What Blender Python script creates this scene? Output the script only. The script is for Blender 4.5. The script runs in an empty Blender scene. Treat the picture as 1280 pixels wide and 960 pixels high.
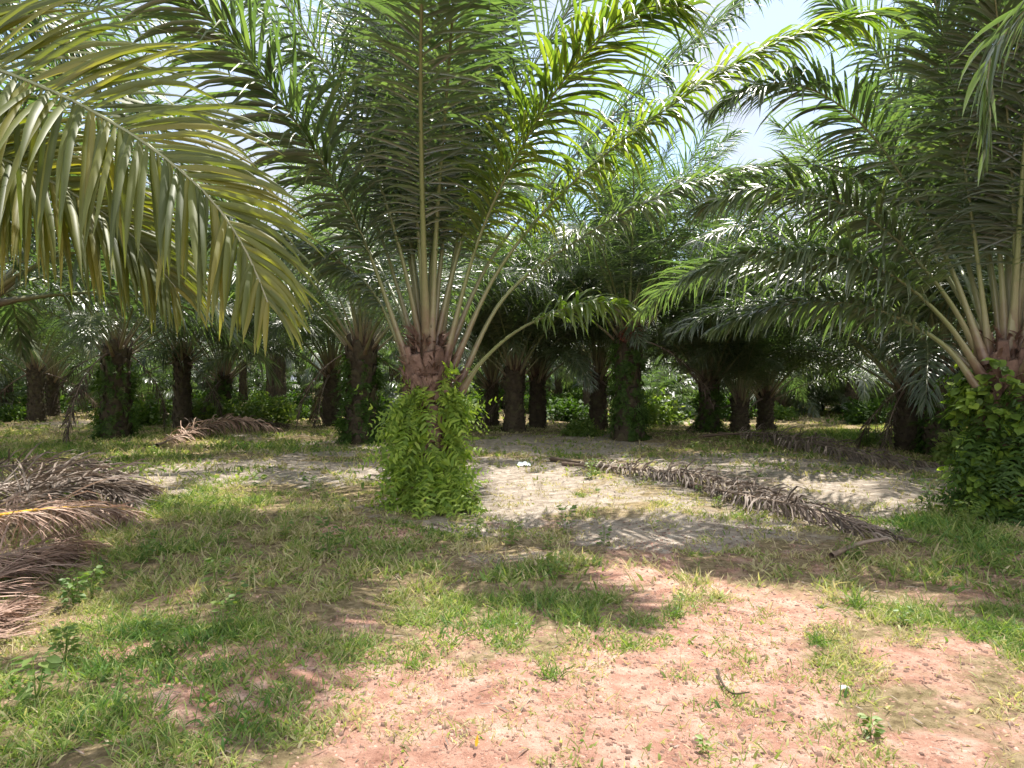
import bpy, math, random
import numpy as np
rad = math.radians
scene = bpy.context.scene
COL = scene.collection
random.seed(7)
rng = np.random.default_rng(11)
F, H0, CH = 880.0, 474.0, 1.6            # focal length in photo pixels, horizon row, camera height

def P(px, py, Y):                        # a point at photo position and distance
    return np.array([(px-640)/F*Y, Y, CH+(H0-py)/F*Y])
def G(px, py):                           # the ground point at a photo position
    Y = CH*F/(py-H0)
    return ((px-640)/F*Y, Y)

# ------------------------------------------------------------------ noise
_h = np.random.default_rng(3).random((256, 256))
def vnoise(x, y):
    x = np.asarray(x, float); y = np.asarray(y, float)
    xi = np.floor(x).astype(int); yi = np.floor(y).astype(int)
    fx = x-xi; fy = y-yi
    fx = fx*fx*(3-2*fx); fy = fy*fy*(3-2*fy)
    a = _h[xi % 256, yi % 256]; b = _h[(xi+1) % 256, yi % 256]
    c = _h[xi % 256, (yi+1) % 256]; d = _h[(xi+1) % 256, (yi+1) % 256]
    return (a*(1-fx)+b*fx)*(1-fy)+(c*(1-fx)+d*fx)*fy
def fbm(x, y, o=4):
    s = 0; a = .5; t = 0
    for i in range(o):
        s = s+a*vnoise(x+17*i, y+31*i); t += a; a *= .5; x = x*2.03; y = y*2.03
    return s/t
def gh(x, y):
    x = np.asarray(x, float); y = np.asarray(y, float)
    return (fbm(x*.35+5, y*.35, 3)-.5)*.16+(fbm(x*2.2, y*2.2+9, 2)-.5)*.04
def ghf(x, y): return float(gh(np.array([x]), np.array([y]))[0])

# ------------------------------------------------------------------ ground cover masks
def ell(x, y, lst):
    out = np.zeros_like(x)
    yy = np.maximum(y, .5)
    px = 640+x/yy*F; py = H0+CH*F/yy
    for (cx, cy, rx, ry, w) in lst:
        r = np.sqrt(((px-cx)/rx)**2+((py-cy)/ry)**2)
        out = np.maximum(out, w*np.clip((1.35-r)/.6, 0, 1))
    return out
RED = [(1120,850,260,150,.42),(400,880,200,90,.5),(620,790,260,40,.45),(1000,710,200,40,.35),(150,780,120,40,.3),(700,990,360,130,1),(860,860,190,80,1),(620,890,200,60,1),(960,775,110,28,.95),(1110,950,120,45,.6),
       (1130,800,120,30,.45),(800,720,60,45,.7),(470,668,60,12,.8),(350,900,120,60,.6),(1240,850,70,60,.4),(660,650,60,12,.7)]
SAND = [(940,640,200,45,.55),(760,600,120,40,.55),(330,592,190,18,.95),(90,612,140,9,.8),(640,612,85,42,.9),(840,664,125,24,1),(660,655,110,12,.6),
        (1060,620,120,30,.9),(700,556,130,12,.9),(930,582,150,15,.75),(1200,590,90,14,.6),(400,560,120,10,.6),
        (640,700,60,16,.4),(500,590,60,15,.6),(330,545,90,5,.4),(560,640,140,16,.35)]
def masks(x, y):
    n = fbm(x*1.3, y*1.3, 4)
    r = ell(x, y, RED); s = ell(x, y, SAND)
    r = np.where((y < 2.4) & (x > -1.5), np.maximum(r, .8), r)
    n2 = fbm(x*4.3+7, y*4.3, 3)
    r = np.clip(r+((n-.5)*1.3+(n2-.5)*1.1)*(r > .02), 0, 1); s = np.clip(s+((n-.5)*1.1+(n2-.5)*1.2)*(s > .02), 0, 1)
    far = np.clip((fbm(x*.22+40, y*.22, 3)-.54)*5, 0, 1)*np.clip((y-16)/10, 0, 1)
    s = np.maximum(s, far*.6)
    return r, s

# ------------------------------------------------------------------ materials
def new_mat(name):
    m = bpy.data.materials.new(name); m.use_nodes = True
    nt = m.node_tree; nt.nodes.clear()
    return m, nt
def N(nt, t, **kw):
    n = nt.nodes.new(t)
    for k, v in kw.items():
        if k in n.inputs.keys(): n.inputs[k].default_value = v
        else: setattr(n, k, v)
    return n
def ramp(nt, cols, src=None):
    r = nt.nodes.new('ShaderNodeValToRGB'); e = r.color_ramp.elements
    e[0].position = cols[0][0]; e[0].color = (*cols[0][1], 1)
    e[1].position = cols[-1][0]; e[1].color = (*cols[-1][1], 1)
    for p, c in cols[1:-1]:
        q = e.new(p); q.color = (*c, 1)
    if src is not None: nt.links.new(src, r.inputs[0])
    return r
def leaf_mat(name, cols, tcol, rough=.38, trans=.35, spec=.5, hue_noise=1.5):
    """thin leaf: glossy skin over diffuse, light passing through"""
    m, nt = new_mat(name); L = nt.links.new
    geo = N(nt, 'ShaderNodeNewGeometry'); tc = N(nt, 'ShaderNodeTexCoord'); oi = N(nt, 'ShaderNodeObjectInfo')
    nz = N(nt, 'ShaderNodeTexNoise', Scale=hue_noise, Detail=3.0); L(tc.outputs['Object'], nz.inputs['Vector'])
    a = N(nt, 'ShaderNodeMath', operation='MULTIPLY_ADD'); a.inputs[1].default_value = .45; L(geo.outputs['Random Per Island'], a.inputs[0])
    b = N(nt, 'ShaderNodeMath', operation='MULTIPLY_ADD'); b.inputs[1].default_value = .25; b.inputs[2].default_value = -.1
    L(oi.outputs['Random'], b.inputs[0]); L(b.outputs[0], a.inputs[2])
    c = N(nt, 'ShaderNodeMath', operation='MULTIPLY_ADD'); c.inputs[1].default_value = .5
    L(nz.outputs['Fac'], c.inputs[0]); L(a.outputs[0], c.inputs[2])
    r = ramp(nt, cols, c.outputs[0])
    pb = N(nt, 'ShaderNodeBsdfPrincipled', Roughness=rough); pb.inputs['Specular IOR Level'].default_value = spec
    L(r.outputs[0], pb.inputs['Base Color'])
    tr = N(nt, 'ShaderNodeBsdfTranslucent')
    mx = N(nt, 'ShaderNodeMix', data_type='RGBA', blend_type='MULTIPLY'); mx.inputs[0].default_value = 1
    L(r.outputs[0], mx.inputs[6]); mx.inputs[7].default_value = (*tcol, 1); L(mx.outputs[2], tr.inputs['Color'])
    ms = N(nt, 'ShaderNodeMixShader'); ms.inputs[0].default_value = trans
    L(pb.outputs[0], ms.inputs[1]); L(tr.outputs[0], ms.inputs[2])
    o = N(nt, 'ShaderNodeOutputMaterial'); L(ms.outputs[0], o.inputs[0])
    return m
LEAF = leaf_mat('palm_leaf', [(.12,(.034,.045,.028)),(.45,(.056,.070,.040)),(.75,(.09,.10,.052)),(.98,(.18,.15,.08))], (2.5,3.6,1.1), rough=.36, trans=.35, spec=1.0)
OLIVE = leaf_mat('palm_leaf_olive', [(.12,(.036,.06,.018)),(.5,(.075,.10,.026)),(.95,(.16,.155,.035))], (2.9,3.5,.9), rough=.36, trans=.42, spec=.6)
NEARLEAF = leaf_mat('palm_leaf_near', [(.12,(.045,.062,.014)),(.45,(.095,.11,.022)),(.75,(.19,.165,.035)),(.98,(.34,.22,.09))], (2.9,2.9,.7), rough=.5, trans=.42, spec=.35)
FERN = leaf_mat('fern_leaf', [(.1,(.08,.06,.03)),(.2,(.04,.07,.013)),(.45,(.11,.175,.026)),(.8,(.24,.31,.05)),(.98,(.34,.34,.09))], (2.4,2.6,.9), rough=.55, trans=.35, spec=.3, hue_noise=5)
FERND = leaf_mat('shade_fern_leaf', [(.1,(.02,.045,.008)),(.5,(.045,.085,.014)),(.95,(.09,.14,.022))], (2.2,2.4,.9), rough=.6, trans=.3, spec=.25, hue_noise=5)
WEED = leaf_mat('weed_leaf', [(.1,(.05,.10,.022)),(.5,(.11,.165,.04)),(.95,(.24,.26,.08))], (2.2,2.4,.9), rough=.5, trans=.35, spec=.35, hue_noise=6)
DRY = leaf_mat('dry_leaf', [(.1,(.05,.038,.03)),(.45,(.135,.10,.08)),(.75,(.25,.195,.16)),(.98,(.45,.38,.31))], (1.3,1.2,1.0), rough=.6, trans=.12, spec=.3, hue_noise=4)
PINKDRY = leaf_mat('pinkish_dry_leaf', [(.1,(.14,.085,.065)),(.5,(.32,.21,.165)),(.98,(.58,.44,.35))], (1.3,1.2,1.0), rough=.6, trans=.12, spec=.3, hue_noise=4)

DEADM = leaf_mat('dead_hanging_leaf', [(.1,(.03,.022,.016)),(.5,(.075,.055,.04)),(.98,(.20,.155,.12))], (1.2,1.1,1.0), rough=.7, trans=.1, spec=.2, hue_noise=4)

def simple_mat(name, cols, scale=8.0, rough=.8, bump=.0, spec=.3, detail=6.0, stretch=None, bscale=None):
    m, nt = new_mat(name); L = nt.links.new
    tc = N(nt, 'ShaderNodeTexCoord'); src = tc.outputs['Object']
    if stretch:
        mp = N(nt, 'ShaderNodeMapping'); mp.inputs['Scale'].default_value = stretch; L(src, mp.inputs['Vector']); src = mp.outputs[0]
    nz = N(nt, 'ShaderNodeTexNoise', Scale=scale, Detail=detail, Roughness=.65); L(src, nz.inputs['Vector'])
    geo = N(nt, 'ShaderNodeNewGeometry')
    a = N(nt, 'ShaderNodeMath', operation='MULTIPLY_ADD'); a.inputs[1].default_value = .3; L(geo.outputs['Random Per Island'], a.inputs[0])
    b = N(nt, 'ShaderNodeMath', operation='MULTIPLY_ADD'); b.inputs[1].default_value = .9; b.inputs[2].default_value = -.12
    L(nz.outputs['Fac'], b.inputs[0]); L(b.outputs[0], a.inputs[2])
    r = ramp(nt, cols, a.outputs[0])
    pb = N(nt, 'ShaderNodeBsdfPrincipled', Roughness=rough); pb.inputs['Specular IOR Level'].default_value = spec
    L(r.outputs[0], pb.inputs['Base Color'])
    if bump:
        n2 = N(nt, 'ShaderNodeTexNoise', Scale=bscale or scale*3, Detail=4.0); L(src, n2.inputs['Vector'])
        bp = N(nt, 'ShaderNodeBump', Strength=bump, Distance=.02); L(n2.outputs['Fac'], bp.inputs['Height']); L(bp.outputs[0], pb.inputs['Normal'])
    o = N(nt, 'ShaderNodeOutputMaterial'); L(pb.outputs[0], o.inputs[0])
    return m
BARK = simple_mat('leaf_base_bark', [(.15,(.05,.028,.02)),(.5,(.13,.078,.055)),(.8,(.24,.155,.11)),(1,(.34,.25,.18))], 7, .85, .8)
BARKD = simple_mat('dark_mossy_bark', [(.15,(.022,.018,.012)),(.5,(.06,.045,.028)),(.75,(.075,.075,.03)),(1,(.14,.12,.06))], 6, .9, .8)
FRUIT = simple_mat('palm_fruit', [(.15,(.03,.01,.008)),(.5,(.13,.03,.015)),(.9,(.40,.12,.04))], 9, .4, .2, .5)
FIBRE = simple_mat('fibre', [(.1,(.05,.028,.02)),(.9,(.2,.12,.08))], 20, .9, .6, stretch=(1,1,.2))
def petiole_mat(name, cols):
    m, nt = new_mat(name); L = nt.links.new
    at = N(nt, 'ShaderNodeAttribute', attribute_name='along'); tc = N(nt, 'ShaderNodeTexCoord')
    nz = N(nt, 'ShaderNodeTexNoise', Scale=9.0, Detail=5.0); L(tc.outputs['Object'], nz.inputs['Vector'])
    a = N(nt, 'ShaderNodeMath', operation='MULTIPLY_ADD'); a.inputs[1].default_value = .16; L(nz.outputs['Fac'], a.inputs[0])
    s = N(nt, 'ShaderNodeMath', operation='SUBTRACT'); s.inputs[1].default_value = .08; L(at.outputs['Fac'], s.inputs[0]); L(s.outputs[0], a.inputs[2])
    r = ramp(nt, cols, a.outputs[0])
    pb = N(nt, 'ShaderNodeBsdfPrincipled', Roughness=.42); pb.inputs['Specular IOR Level'].default_value = .5
    L(r.outputs[0], pb.inputs['Base Color'])
    o = N(nt, 'ShaderNodeOutputMaterial'); L(pb.outputs[0], o.inputs[0])
    return m
PET = petiole_mat('petiole', [(0,(.09,.05,.035)),(.04,(.15,.105,.065)),(.10,(.19,.18,.09)),(.22,(.15,.17,.06)),(.5,(.12,.13,.05)),(.8,(.13,.14,.06)),(1,(.16,.16,.08))])
PETDRY = petiole_mat('dry_petiole', [(0,(.12,.08,.06)),(.5,(.22,.16,.12)),(1,(.18,.13,.10))])
PETORANGE = petiole_mat('orange_petiole', [(0,(.55,.30,.03)),(.5,(.60,.34,.03)),(1,(.42,.24,.05))])

def grass_mat(name='grass_blade'):
    m, nt = new_mat(name); L = nt.links.new
    at = N(nt, 'ShaderNodeAttribute', attribute_name='tint'); geo = N(nt, 'ShaderNodeNewGeometry')
    pb = N(nt, 'ShaderNodeBsdfPrincipled', Roughness=.55); pb.inputs['Specular IOR Level'].default_value = .3
    tr = N(nt, 'ShaderNodeBsdfTranslucent')
    L(at.outputs['Color'], pb.inputs['Base Color'])
    mx = N(nt, 'ShaderNodeMix', data_type='RGBA', blend_type='MULTIPLY'); mx.inputs[0].default_value = 1
    L(at.outputs['Color'], mx.inputs[6]); mx.inputs[7].default_value = (1.8,1.9,1,1); L(mx.outputs[2], tr.inputs['Color'])
    ms = N(nt, 'ShaderNodeMixShader'); ms.inputs[0].default_value = .35
    L(pb.outputs[0], ms.inputs[1]); L(tr.outputs[0], ms.inputs[2])
    o = N(nt, 'ShaderNodeOutputMaterial'); L(ms.outputs[0], o.inputs[0])
    return m
GRASS = grass_mat()

# ------------------------------------------------------------------ mesh helpers
def mesh_np(name, V, Q, mat, smooth=False, attrs=None, tris=None):
    me = bpy.data.meshes.new(name)
    V = np.asarray(V, np.float32).reshape(-1, 3); Q = np.asarray(Q, np.int32).reshape(-1, 4) if len(Q) else np.zeros((0, 4), np.int32)
    T = np.zeros((0, 3), np.int32) if tris is None or not len(tris) else np.asarray(tris, np.int32).reshape(-1, 3)
    me.vertices.add(len(V)); me.vertices.foreach_set('co', V.ravel())
    nl = Q.size+T.size
    me.loops.add(nl); me.loops.foreach_set('vertex_index', np.concatenate([Q.ravel(), T.ravel()]))
    me.polygons.add(len(Q)+len(T))
    st = np.concatenate([np.arange(len(Q))*4, len(Q)*4+np.arange(len(T))*3]).astype(np.int32)
    me.polygons.foreach_set('loop_start', st)
    me.update(calc_edges=True); me.validate()
    if smooth: me.polygons.foreach_set('use_smooth', np.ones(len(me.polygons), bool))
    for an, arr in (attrs or {}).items():
        arr = np.asarray(arr, np.float32)
        if arr.ndim == 1:
            a = me.attributes.new(an, 'FLOAT', 'POINT'); a.data.foreach_set('value', arr)
        else:
            a = me.attributes.new(an, 'FLOAT_COLOR', 'POINT')
            c = np.ones((len(arr), 4), np.float32); c[:, :3] = arr; a.data.foreach_set('color', c.ravel())
    me.materials.append(mat)
    return me
def obj(name, me, parent=None, loc=(0, 0, 0), rz=0):
    o = bpy.data.objects.new(name, me); COL.objects.link(o); o.location = loc; o.rotation_euler = (0, 0, rz)
    if parent: o.parent = parent
    return o
def tag(o, label=None, cat=None, group=None, kind=None):
    if label: o['label'] = label
    if cat: o['category'] = cat
    if group: o['group'] = group
    if kind: o['kind'] = kind
    return o
def norm(a): return a/np.maximum(np.linalg.norm(a, axis=-1, keepdims=True), 1e-9)
def curve(pts, M):                       # Catmull-Rom, resampled evenly
    p = np.array(pts, float); p = np.vstack([2*p[0]-p[1], p, 2*p[-1]-p[-2]])
    out = []
    for i in range(1, len(p)-2):
        t = np.linspace(0, 1, 16, endpoint=False)[:, None]
        a, b, c, d = p[i-1], p[i], p[i+1], p[i+2]
        out.append(.5*((2*b)+(c-a)*t+(2*a-5*b+4*c-d)*t**2+(-a+3*b-3*c+d)*t**3))
    out = np.vstack(out+[p[-2:-1]])
    s = np.r_[0, np.cumsum(np.linalg.norm(np.diff(out, axis=0), axis=1))]
    u = np.linspace(0, s[-1], M)
    return np.stack([np.interp(u, s, out[:, k]) for k in range(3)], 1), s[-1]
def frames(C, side_hint=None):
    T = norm(np.gradient(C, axis=0))
    if side_hint is None:
        hz = C[-1]-C[0]; hz[2] = 0
        side_hint = np.cross(norm(hz), [0, 0, 1])
    Nn = norm(np.cross(np.broadcast_to(side_hint, T.shape), T))
    Nn = np.where((Nn[:, 2] < -.15)[:, None] & False, -Nn, Nn)
    S = norm(np.cross(T, Nn))
    return T, S, Nn
def tube(C, R, sides=6, flat=.7, T=None, S=None, Nn=None):
    if T is None: T, S, Nn = frames(C)
    a = np.arange(sides)/sides*2*np.pi
    V = C[:, None, :]+R[:, None, None]*(np.cos(a)[None, :, None]*S[:, None, :]+flat*np.sin(a)[None, :, None]*Nn[:, None, :])
    M = len(C); Q = []
    for i in range(M-1):
        for k in range(sides):
            k2 = (k+1) % sides
            Q.append((i*sides+k, i*sides+k2, (i+1)*sides+k2, (i+1)*sides+k))
    return V.reshape(-1, 3), Q
def strips(p0, d, w, nrm, length, width, segs, grav, prof, fold=.25, three=True, rg=rng, curl=0.0, floor=None):
    """n strips: p0,d,w,nrm (n,3); returns verts and quads"""
    n = len(p0); step = (length/segs)[:, None]
    pos = p0.copy(); dd = d.copy(); rows = []
    for j in range(segs+1):
        f = prof[j]
        ww = w*(width*f*.5)[:, None]
        cen = pos+nrm*(width*f*fold)[:, None]
        if three: rows.append(np.stack([pos-ww, cen, pos+ww], 1))
        else: rows.append(np.stack([pos-ww, pos+ww], 1))
        if j < segs:
            dd = norm(dd+np.array([0, 0, -1.])*(grav*((j+.6)/segs)**1.1)[:, None]+w*curl*rg.normal(0, 1, (n, 1)))
            pos = pos+dd*step
            if floor is not None:
                fl = floor+rg.random(n)*.03; low = pos[:, 2] < fl
                pos[low, 2] = fl[low]; dd[low, 2] = np.abs(dd[low, 2])*.1; dd = norm(dd)
    k = 3 if three else 2
    V = np.stack(rows, 1)                       # n, segs+1, k, 3
    base = (np.arange(n)*(segs+1)*k)[:, None, None]
    j = (np.arange(segs)*k)[None, :, None]; c = np.arange(k-1)[None, None, :]
    a = base+j+c
    Q = np.stack([a, a+1, a+k+1, a+k], -1).reshape(-1, 4)
    return V.reshape(-1, 3), Q
LP = ([0, .12, .35, .6, .85, 1], [.42, .8, 1, .95, .66, .34])
def leaflets(C, n, Lmax, seed, segs=4, width=.045, grav=.34, start=.2, droop_t=0, three=True, side=None, drop=0.0,
             sweep=(72, 52, 24), lift=(8, 16), wild=1.0, curl=.03, floor=None):
    rg = np.random.default_rng(seed)
    T, S, Nn = frames(C, side)
    M = len(C)
    u = np.repeat((np.arange(n)+.5)/n, 2); u = np.clip(u+rg.normal(0, .3/n, len(u)), 0, 1)
    sg = np.tile([1., -1.], n)
    keep = rg.random(len(u)) > drop
    u, sg = u[keep], sg[keep]
    t = (start+(1-start)*u)*(M-1); i0 = np.clip(t.astype(int), 0, M-2); f = (t-i0)[:, None]
    p = C[i0]*(1-f)+C[i0+1]*f; Tt = norm(T[i0]*(1-f)+T[i0+1]*f); Ss = norm(S[i0]*(1-f)+S[i0+1]*f); Nt = norm(Nn[i0]*(1-f)+Nn[i0+1]*f)
    m = len(u)
    al = np.radians(np.interp(u, [0, .5, 1], sweep)+rg.normal(0, 6*wild, m))
    ph = np.radians(rg.normal(lift[0], lift[1]*wild, m)+np.where(rg.random(m) < .3, -25, 8))
    out = Ss*(sg*np.cos(ph))[:, None]+Nt*np.sin(ph)[:, None]
    d = norm(Tt*np.cos(al)[:, None]+out*np.sin(al)[:, None])
    nrm = norm(Nt*np.cos(ph)[:, None]-Ss*(sg*np.sin(ph))[:, None]+rg.normal(0, .12, (m, 3)))
    w = norm(np.cross(d, nrm)); nrm = norm(np.cross(w, d)); nrm = np.where((nrm*Nt).sum(1, keepdims=True) < 0, -nrm, nrm)
    ln = Lmax*np.interp(u, LP[0], LP[1])*rg.uniform(.86, 1.1, m)
    wd = width*np.interp(u, [0, .3, 1], [.6, 1, .75])*rg.uniform(.85, 1.15, m)
    prof = {5: [.45, 1, 1, .85, .5, .04], 4: [.5, 1, .95, .6, .05], 3: [.6, 1, .75, .06], 2: [.7, 1, .08], 6: [.4, .95, 1, .95, .8, .5, .03]}[segs]
    return strips(p, d, w, nrm, ln, wd, segs, grav*rg.uniform(.5, 1.5, m), prof, three=three, rg=rg, curl=curl, floor=floor)
def rachis_R(M, r0=.075, r1=.006):
    t = np.linspace(0, 1, M)
    return np.interp(t, [0, .04, .12, .25, .6, 1], [r0*1.35, r0*.95, r0*.62, r0*.46, r0*.24, r1])
def rachis_mesh(C, mat, r0=.075, sides=6, side=None, name='rachis'):
    T, S, Nn = frames(C, side)
    V, Q = tube(C, rachis_R(len(C), r0), sides, .75, T, S, Nn)
    return mesh_np(name, V, Q, mat, True, {'along': np.repeat(np.linspace(0, 1, len(C)), sides)})
def arch(e0, bend, L, lat=0.0, M=30, pw=1.5):
    """a frond curve leaving the origin along +X at elevation e0 and bending down"""
    s = np.linspace(0, 1, M)
    e = np.radians(e0-bend*s**pw); a = np.radians(lat*s**1.3)
    d = np.stack([np.cos(e)*np.cos(a), np.cos(e)*np.sin(a), np.sin(e)], 1)*L/(M-1)
    return np.vstack([[0, 0, 0], np.cumsum((d[1:]+d[:-1])/2, axis=0)])

# ------------------------------------------------------------------ shared frond shapes
CLASSES = [(86, 22, 5.2), (80, 45, 6.3), (73, 62, 6.8), (66, 78, 7.0), (60, 80, 6.9), (53, 84, 6.7), (44, 82, 6.4), (32, 80, 6.0), (12, 80, 5.5)]
FR = []
for ci, (e0, bd, L) in enumerate(CLASSES):
    row = []
    for v in range(2):
        C = arch(e0+random.uniform(-2, 2), bd*random.uniform(.92, 1.1), L, random.uniform(-22, 22), 26)
        side = np.array([0, -1., 0])
        V, Q = leaflets(C, 118, 1.05, 100+ci*7+v, segs=4, width=.038, grav=.46, start=.22, side=side, wild=1.4, curl=.06)
        row.append((mesh_np('frond_leaflets', V, Q, LEAF), rachis_mesh(C, PET, .062, 6, side)))
    FR.append(row)
DEAD = []
for v in range(3):
    C = arch(-8-12*v, 62, 3.4, (-20, 15, 5)[v], 16, pw=.8); side = np.array([0, -1., 0])
    V, Q = leaflets(C, 70, .62, 500+v, segs=3, width=.03, grav=1.1, start=.2, side=side, wild=1.8, curl=.12, drop=.15, sweep=(45, 35, 15))
    DEAD.append((mesh_np('dead_frond_leaflets', V, Q, DEADM), rachis_mesh(C, PETDRY, .05, 5, side)))
# far crowns: every frond in one mesh
def far_crown(seed, scale=1.0, nf=32):
    r = random.Random(seed); Vs, Qs, Vr, Qr, Al = [], [], [], [], []; nv = nr = 0
    for k in range(nf):
        e = [86, 80, 74, 69, 64, 58, 52, 46, 38, 30, 20][min(10, int(k/nf*11))]+r.uniform(-4, 4)
        bd = 20+75*(1-abs(e-35)/90); az = k*2.39996+r.uniform(-.2, .2)
        C = arch(e, bd, (5.6+r.uniform(-.5, .7))*scale, r.uniform(-20, 20), 12)
        V, Q = leaflets(C, 62, 1.0*scale, seed*50+k, segs=2, width=.075, grav=.8, start=.17, three=False, side=np.array([0, -1., 0]))
        V2, Q2 = tube(C, rachis_R(12, .09), 3, 1, *frames(C, np.array([0, -1., 0])))
        c, s = math.cos(az), math.sin(az)
        for (V_, Q_, A, B) in ((V, Q, Vs, Qs), (V2, np.array(Q2), Vr, Qr)):
            V_ = V_+np.array([.25, 0, .25*(k < 12)])
            W = V_.copy(); W[:, 0] = V_[:, 0]*c-V_[:, 1]*s; W[:, 1] = V_[:, 0]*s+V_[:, 1]*c
            off = sum(len(z) for z in A)
            A.append(W); B.append(Q_+off)
        Al.append(np.repeat(np.linspace(0, 1, 12), 3))
    lm = mesh_np('far_crown_leaves', np.vstack(Vs), np.vstack(Qs), LEAF)
    rm = mesh_np('far_crown_petioles', np.vstack(Vr), np.vstack(Qr), PET, True, {'along': np.concatenate(Al)})
    return lm, rm
FARC = [far_crown(s) for s in (1, 2, 3, 4)]

# ------------------------------------------------------------------ trunks
def trunk_mesh(Ht, R, seed, mat, rows_dz=.12, big=1.0, lean=(0, 0), stub=1.0):
    r = random.Random(seed); V, Q = [], []
    def rr(z): return R*(1+.22*math.exp(-z/.25)+.06*math.sin(z*3+seed))
    M = 14; Sd = 18
    for i in range(M+1):
        z = -.15+(Ht+.15)*i/M
        for k in range(Sd):
            a = 2*math.pi*k/Sd; q = (rr(max(z, 0))-.04)*(1+r.uniform(-.05, .05)); c = (lean[0]*z/Ht, lean[1]*z/Ht)
            V.append((c[0]+q*math.cos(a), c[1]+q*math.sin(a), z))
    for i in range(M):
        for k in range(Sd): Q.append((i*Sd+k, i*Sd+(k+1) % Sd, (i+1)*Sd+(k+1) % Sd, (i+1)*Sd+k))
    n = int(Ht/rows_dz*6)
    for k in range(n):                       # old leaf bases in a spiral, each a truncated wedge
        z = Ht*k/n+r.uniform(-.03, .03); a = k*2.39996+r.uniform(-.1, .1)
        q = rr(max(z, 0))-.05; wd = r.uniform(.09, .14)*big; ln = r.uniform(.12, .24)*big*stub*(1+.6*(z/Ht)**3); th = r.uniform(.05, .085)*big
        out = r.uniform(.05, .11)*big
        ca, sa = math.cos(a), math.sin(a); c = (lean[0]*z/Ht, lean[1]*z/Ht)
        def pt(rad_, tan, zz): return (c[0]+rad_*ca-tan*sa, c[1]+rad_*sa+tan*ca, zz)
        b = len(V); cut = r.uniform(-.03, .04)
        V += [pt(q, -wd, z-.04), pt(q, wd, z-.04), pt(q+.03, wd*.9, z+th), pt(q+.03, -wd*.9, z+th)]
        V += [pt(q+out, -wd*.55, z+ln-th*.6), pt(q+out, wd*.55, z+ln-th*.6+cut), pt(q+out-th*.9, wd*.5, z+ln+cut), pt(q+out-th*.9, -wd*.5, z+ln)]
        Q += [(b, b+1, b+5, b+4), (b+1, b+2, b+6, b+5), (b+2, b+3, b+7, b+6), (b+3, b, b+4, b+7), (b+4, b+5, b+6, b+7)]
    return mesh_np('trunk', V, Q, mat)
def fruit_mesh(seed, R=.2):
    r = random.Random(seed); V, Q = [], []
    for k in range(150):
        z = 1-2*(k+.5)/150; a = k*2.39996; q = math.sqrt(1-z*z)
        c = np.array([q*math.cos(a)*R*.85, q*math.sin(a)*R*.85, z*R*1.2]); s = r.uniform(.022, .034)
        d = norm(c); b = len(V)
        t1 = norm(np.cross(d, [.3, .2, .9])); t2 = np.cross(d, t1)
        for (k1, h) in ((1, 0), (.9, s), (.25, s*2)):
            for j in range(5):
                an = j*2*math.pi/5; V.append(tuple(c+d*h+(t1*math.cos(an)+t2*math.sin(an))*s*k1))
        for i in range(2):
            for j in range(5): Q.append((b+i*5+j, b+i*5+(j+1) % 5, b+(i+1)*5+(j+1) % 5, b+(i+1)*5+j))
    return mesh_np('fruit_bunch', V, Q, FRUIT, True)
FRUITM = fruit_mesh(1)
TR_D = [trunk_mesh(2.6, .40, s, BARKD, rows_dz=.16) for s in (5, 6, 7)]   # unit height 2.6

# climbing ferns on a trunk: many small arching fern fronds, each with pinnae
def fern_mesh(Ht, R, seed, n, mat, flen=.38, pin=.055, arc=None, spread=1.0, zlow=0.0):
    rg = np.random.default_rng(seed)
    z = zlow+(Ht-zlow)*rg.random(n)**1.15; a = rg.random(n)*2*np.pi
    clump = fbm(a*2.6+seed, z*3.2+seed, 3); keep = (clump > .545) | (rg.random(n) < .12)
    if arc is not None:                      # keep one side of the upper trunk bare
        da = np.abs((a-arc[0]+np.pi) % (2*np.pi)-np.pi); keep &= ~((da < arc[1]) & (z > arc[2]) & (rg.random(n) < .88))
    keep0 = keep; z, a = z[keep], a[keep]; n = len(z)
    o = np.stack([np.cos(a), np.sin(a), np.zeros(n)], 1)
    p0 = o*(R+.02+.03*rg.random(n))[:, None]; p0[:, 2] = z
    d = norm(o*rg.uniform(.3, 1.2, n)[:, None]+np.array([0, 0, 1])*rg.uniform(-.7, 1.0, n)[:, None]+rg.normal(0, .6, (n, 3)))
    L = flen*rg.uniform(.3, 1.35, n)*np.where(rg.random(n) < .1, 1.7, 1)*spread*(1.2-.35*z/Ht)*(.6+.8*clump[keep0])
    p0[:, 2] *= .74+.5*fbm(a*1.4+seed*3, a*0+3, 2)
    grav_ = rg.uniform(.3, 2.0, n); K = 9; pos = p0.copy(); P0, D0, W0, LN = [], [], [], []
    for j in range(K):
        d = norm(d+np.array([0, 0, -1])*(.06+.035*j)*grav_[:, None]+rg.normal(0, .07, (n, 3))); pos = pos+d*(L/K)[:, None]; pos[:, 2] = np.maximum(pos[:, 2], .03+.04*rg.random(n))
        sd = norm(np.cross(d, norm(o+np.array([0, 0, .6]))))
        for s in (1, -1):
            P0.append(pos.copy()); D0.append(norm(sd*s+d*.5+rg.normal(0, .15, (n, 3)))); W0.append(d.copy())
            LN.append(pin*(1.15-.8*j/K)*rg.uniform(.7, 1.3, n)*1.6*np.clip(L/flen, .5, 1.2))
    P0, D0, W0, LN = map(np.concatenate, (P0, D0, W0, LN))
    w = norm(W0+rg.normal(0, .2, W0.shape)); nr = norm(np.cross(w, D0))
    V, Q = strips(P0, D0, w, nr, LN, LN*.42, 2, np.full(len(LN), .25), [.7, 1, .1], three=False, rg=rg)
    return mesh_np('fern_foliage', V, Q, mat)
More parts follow.
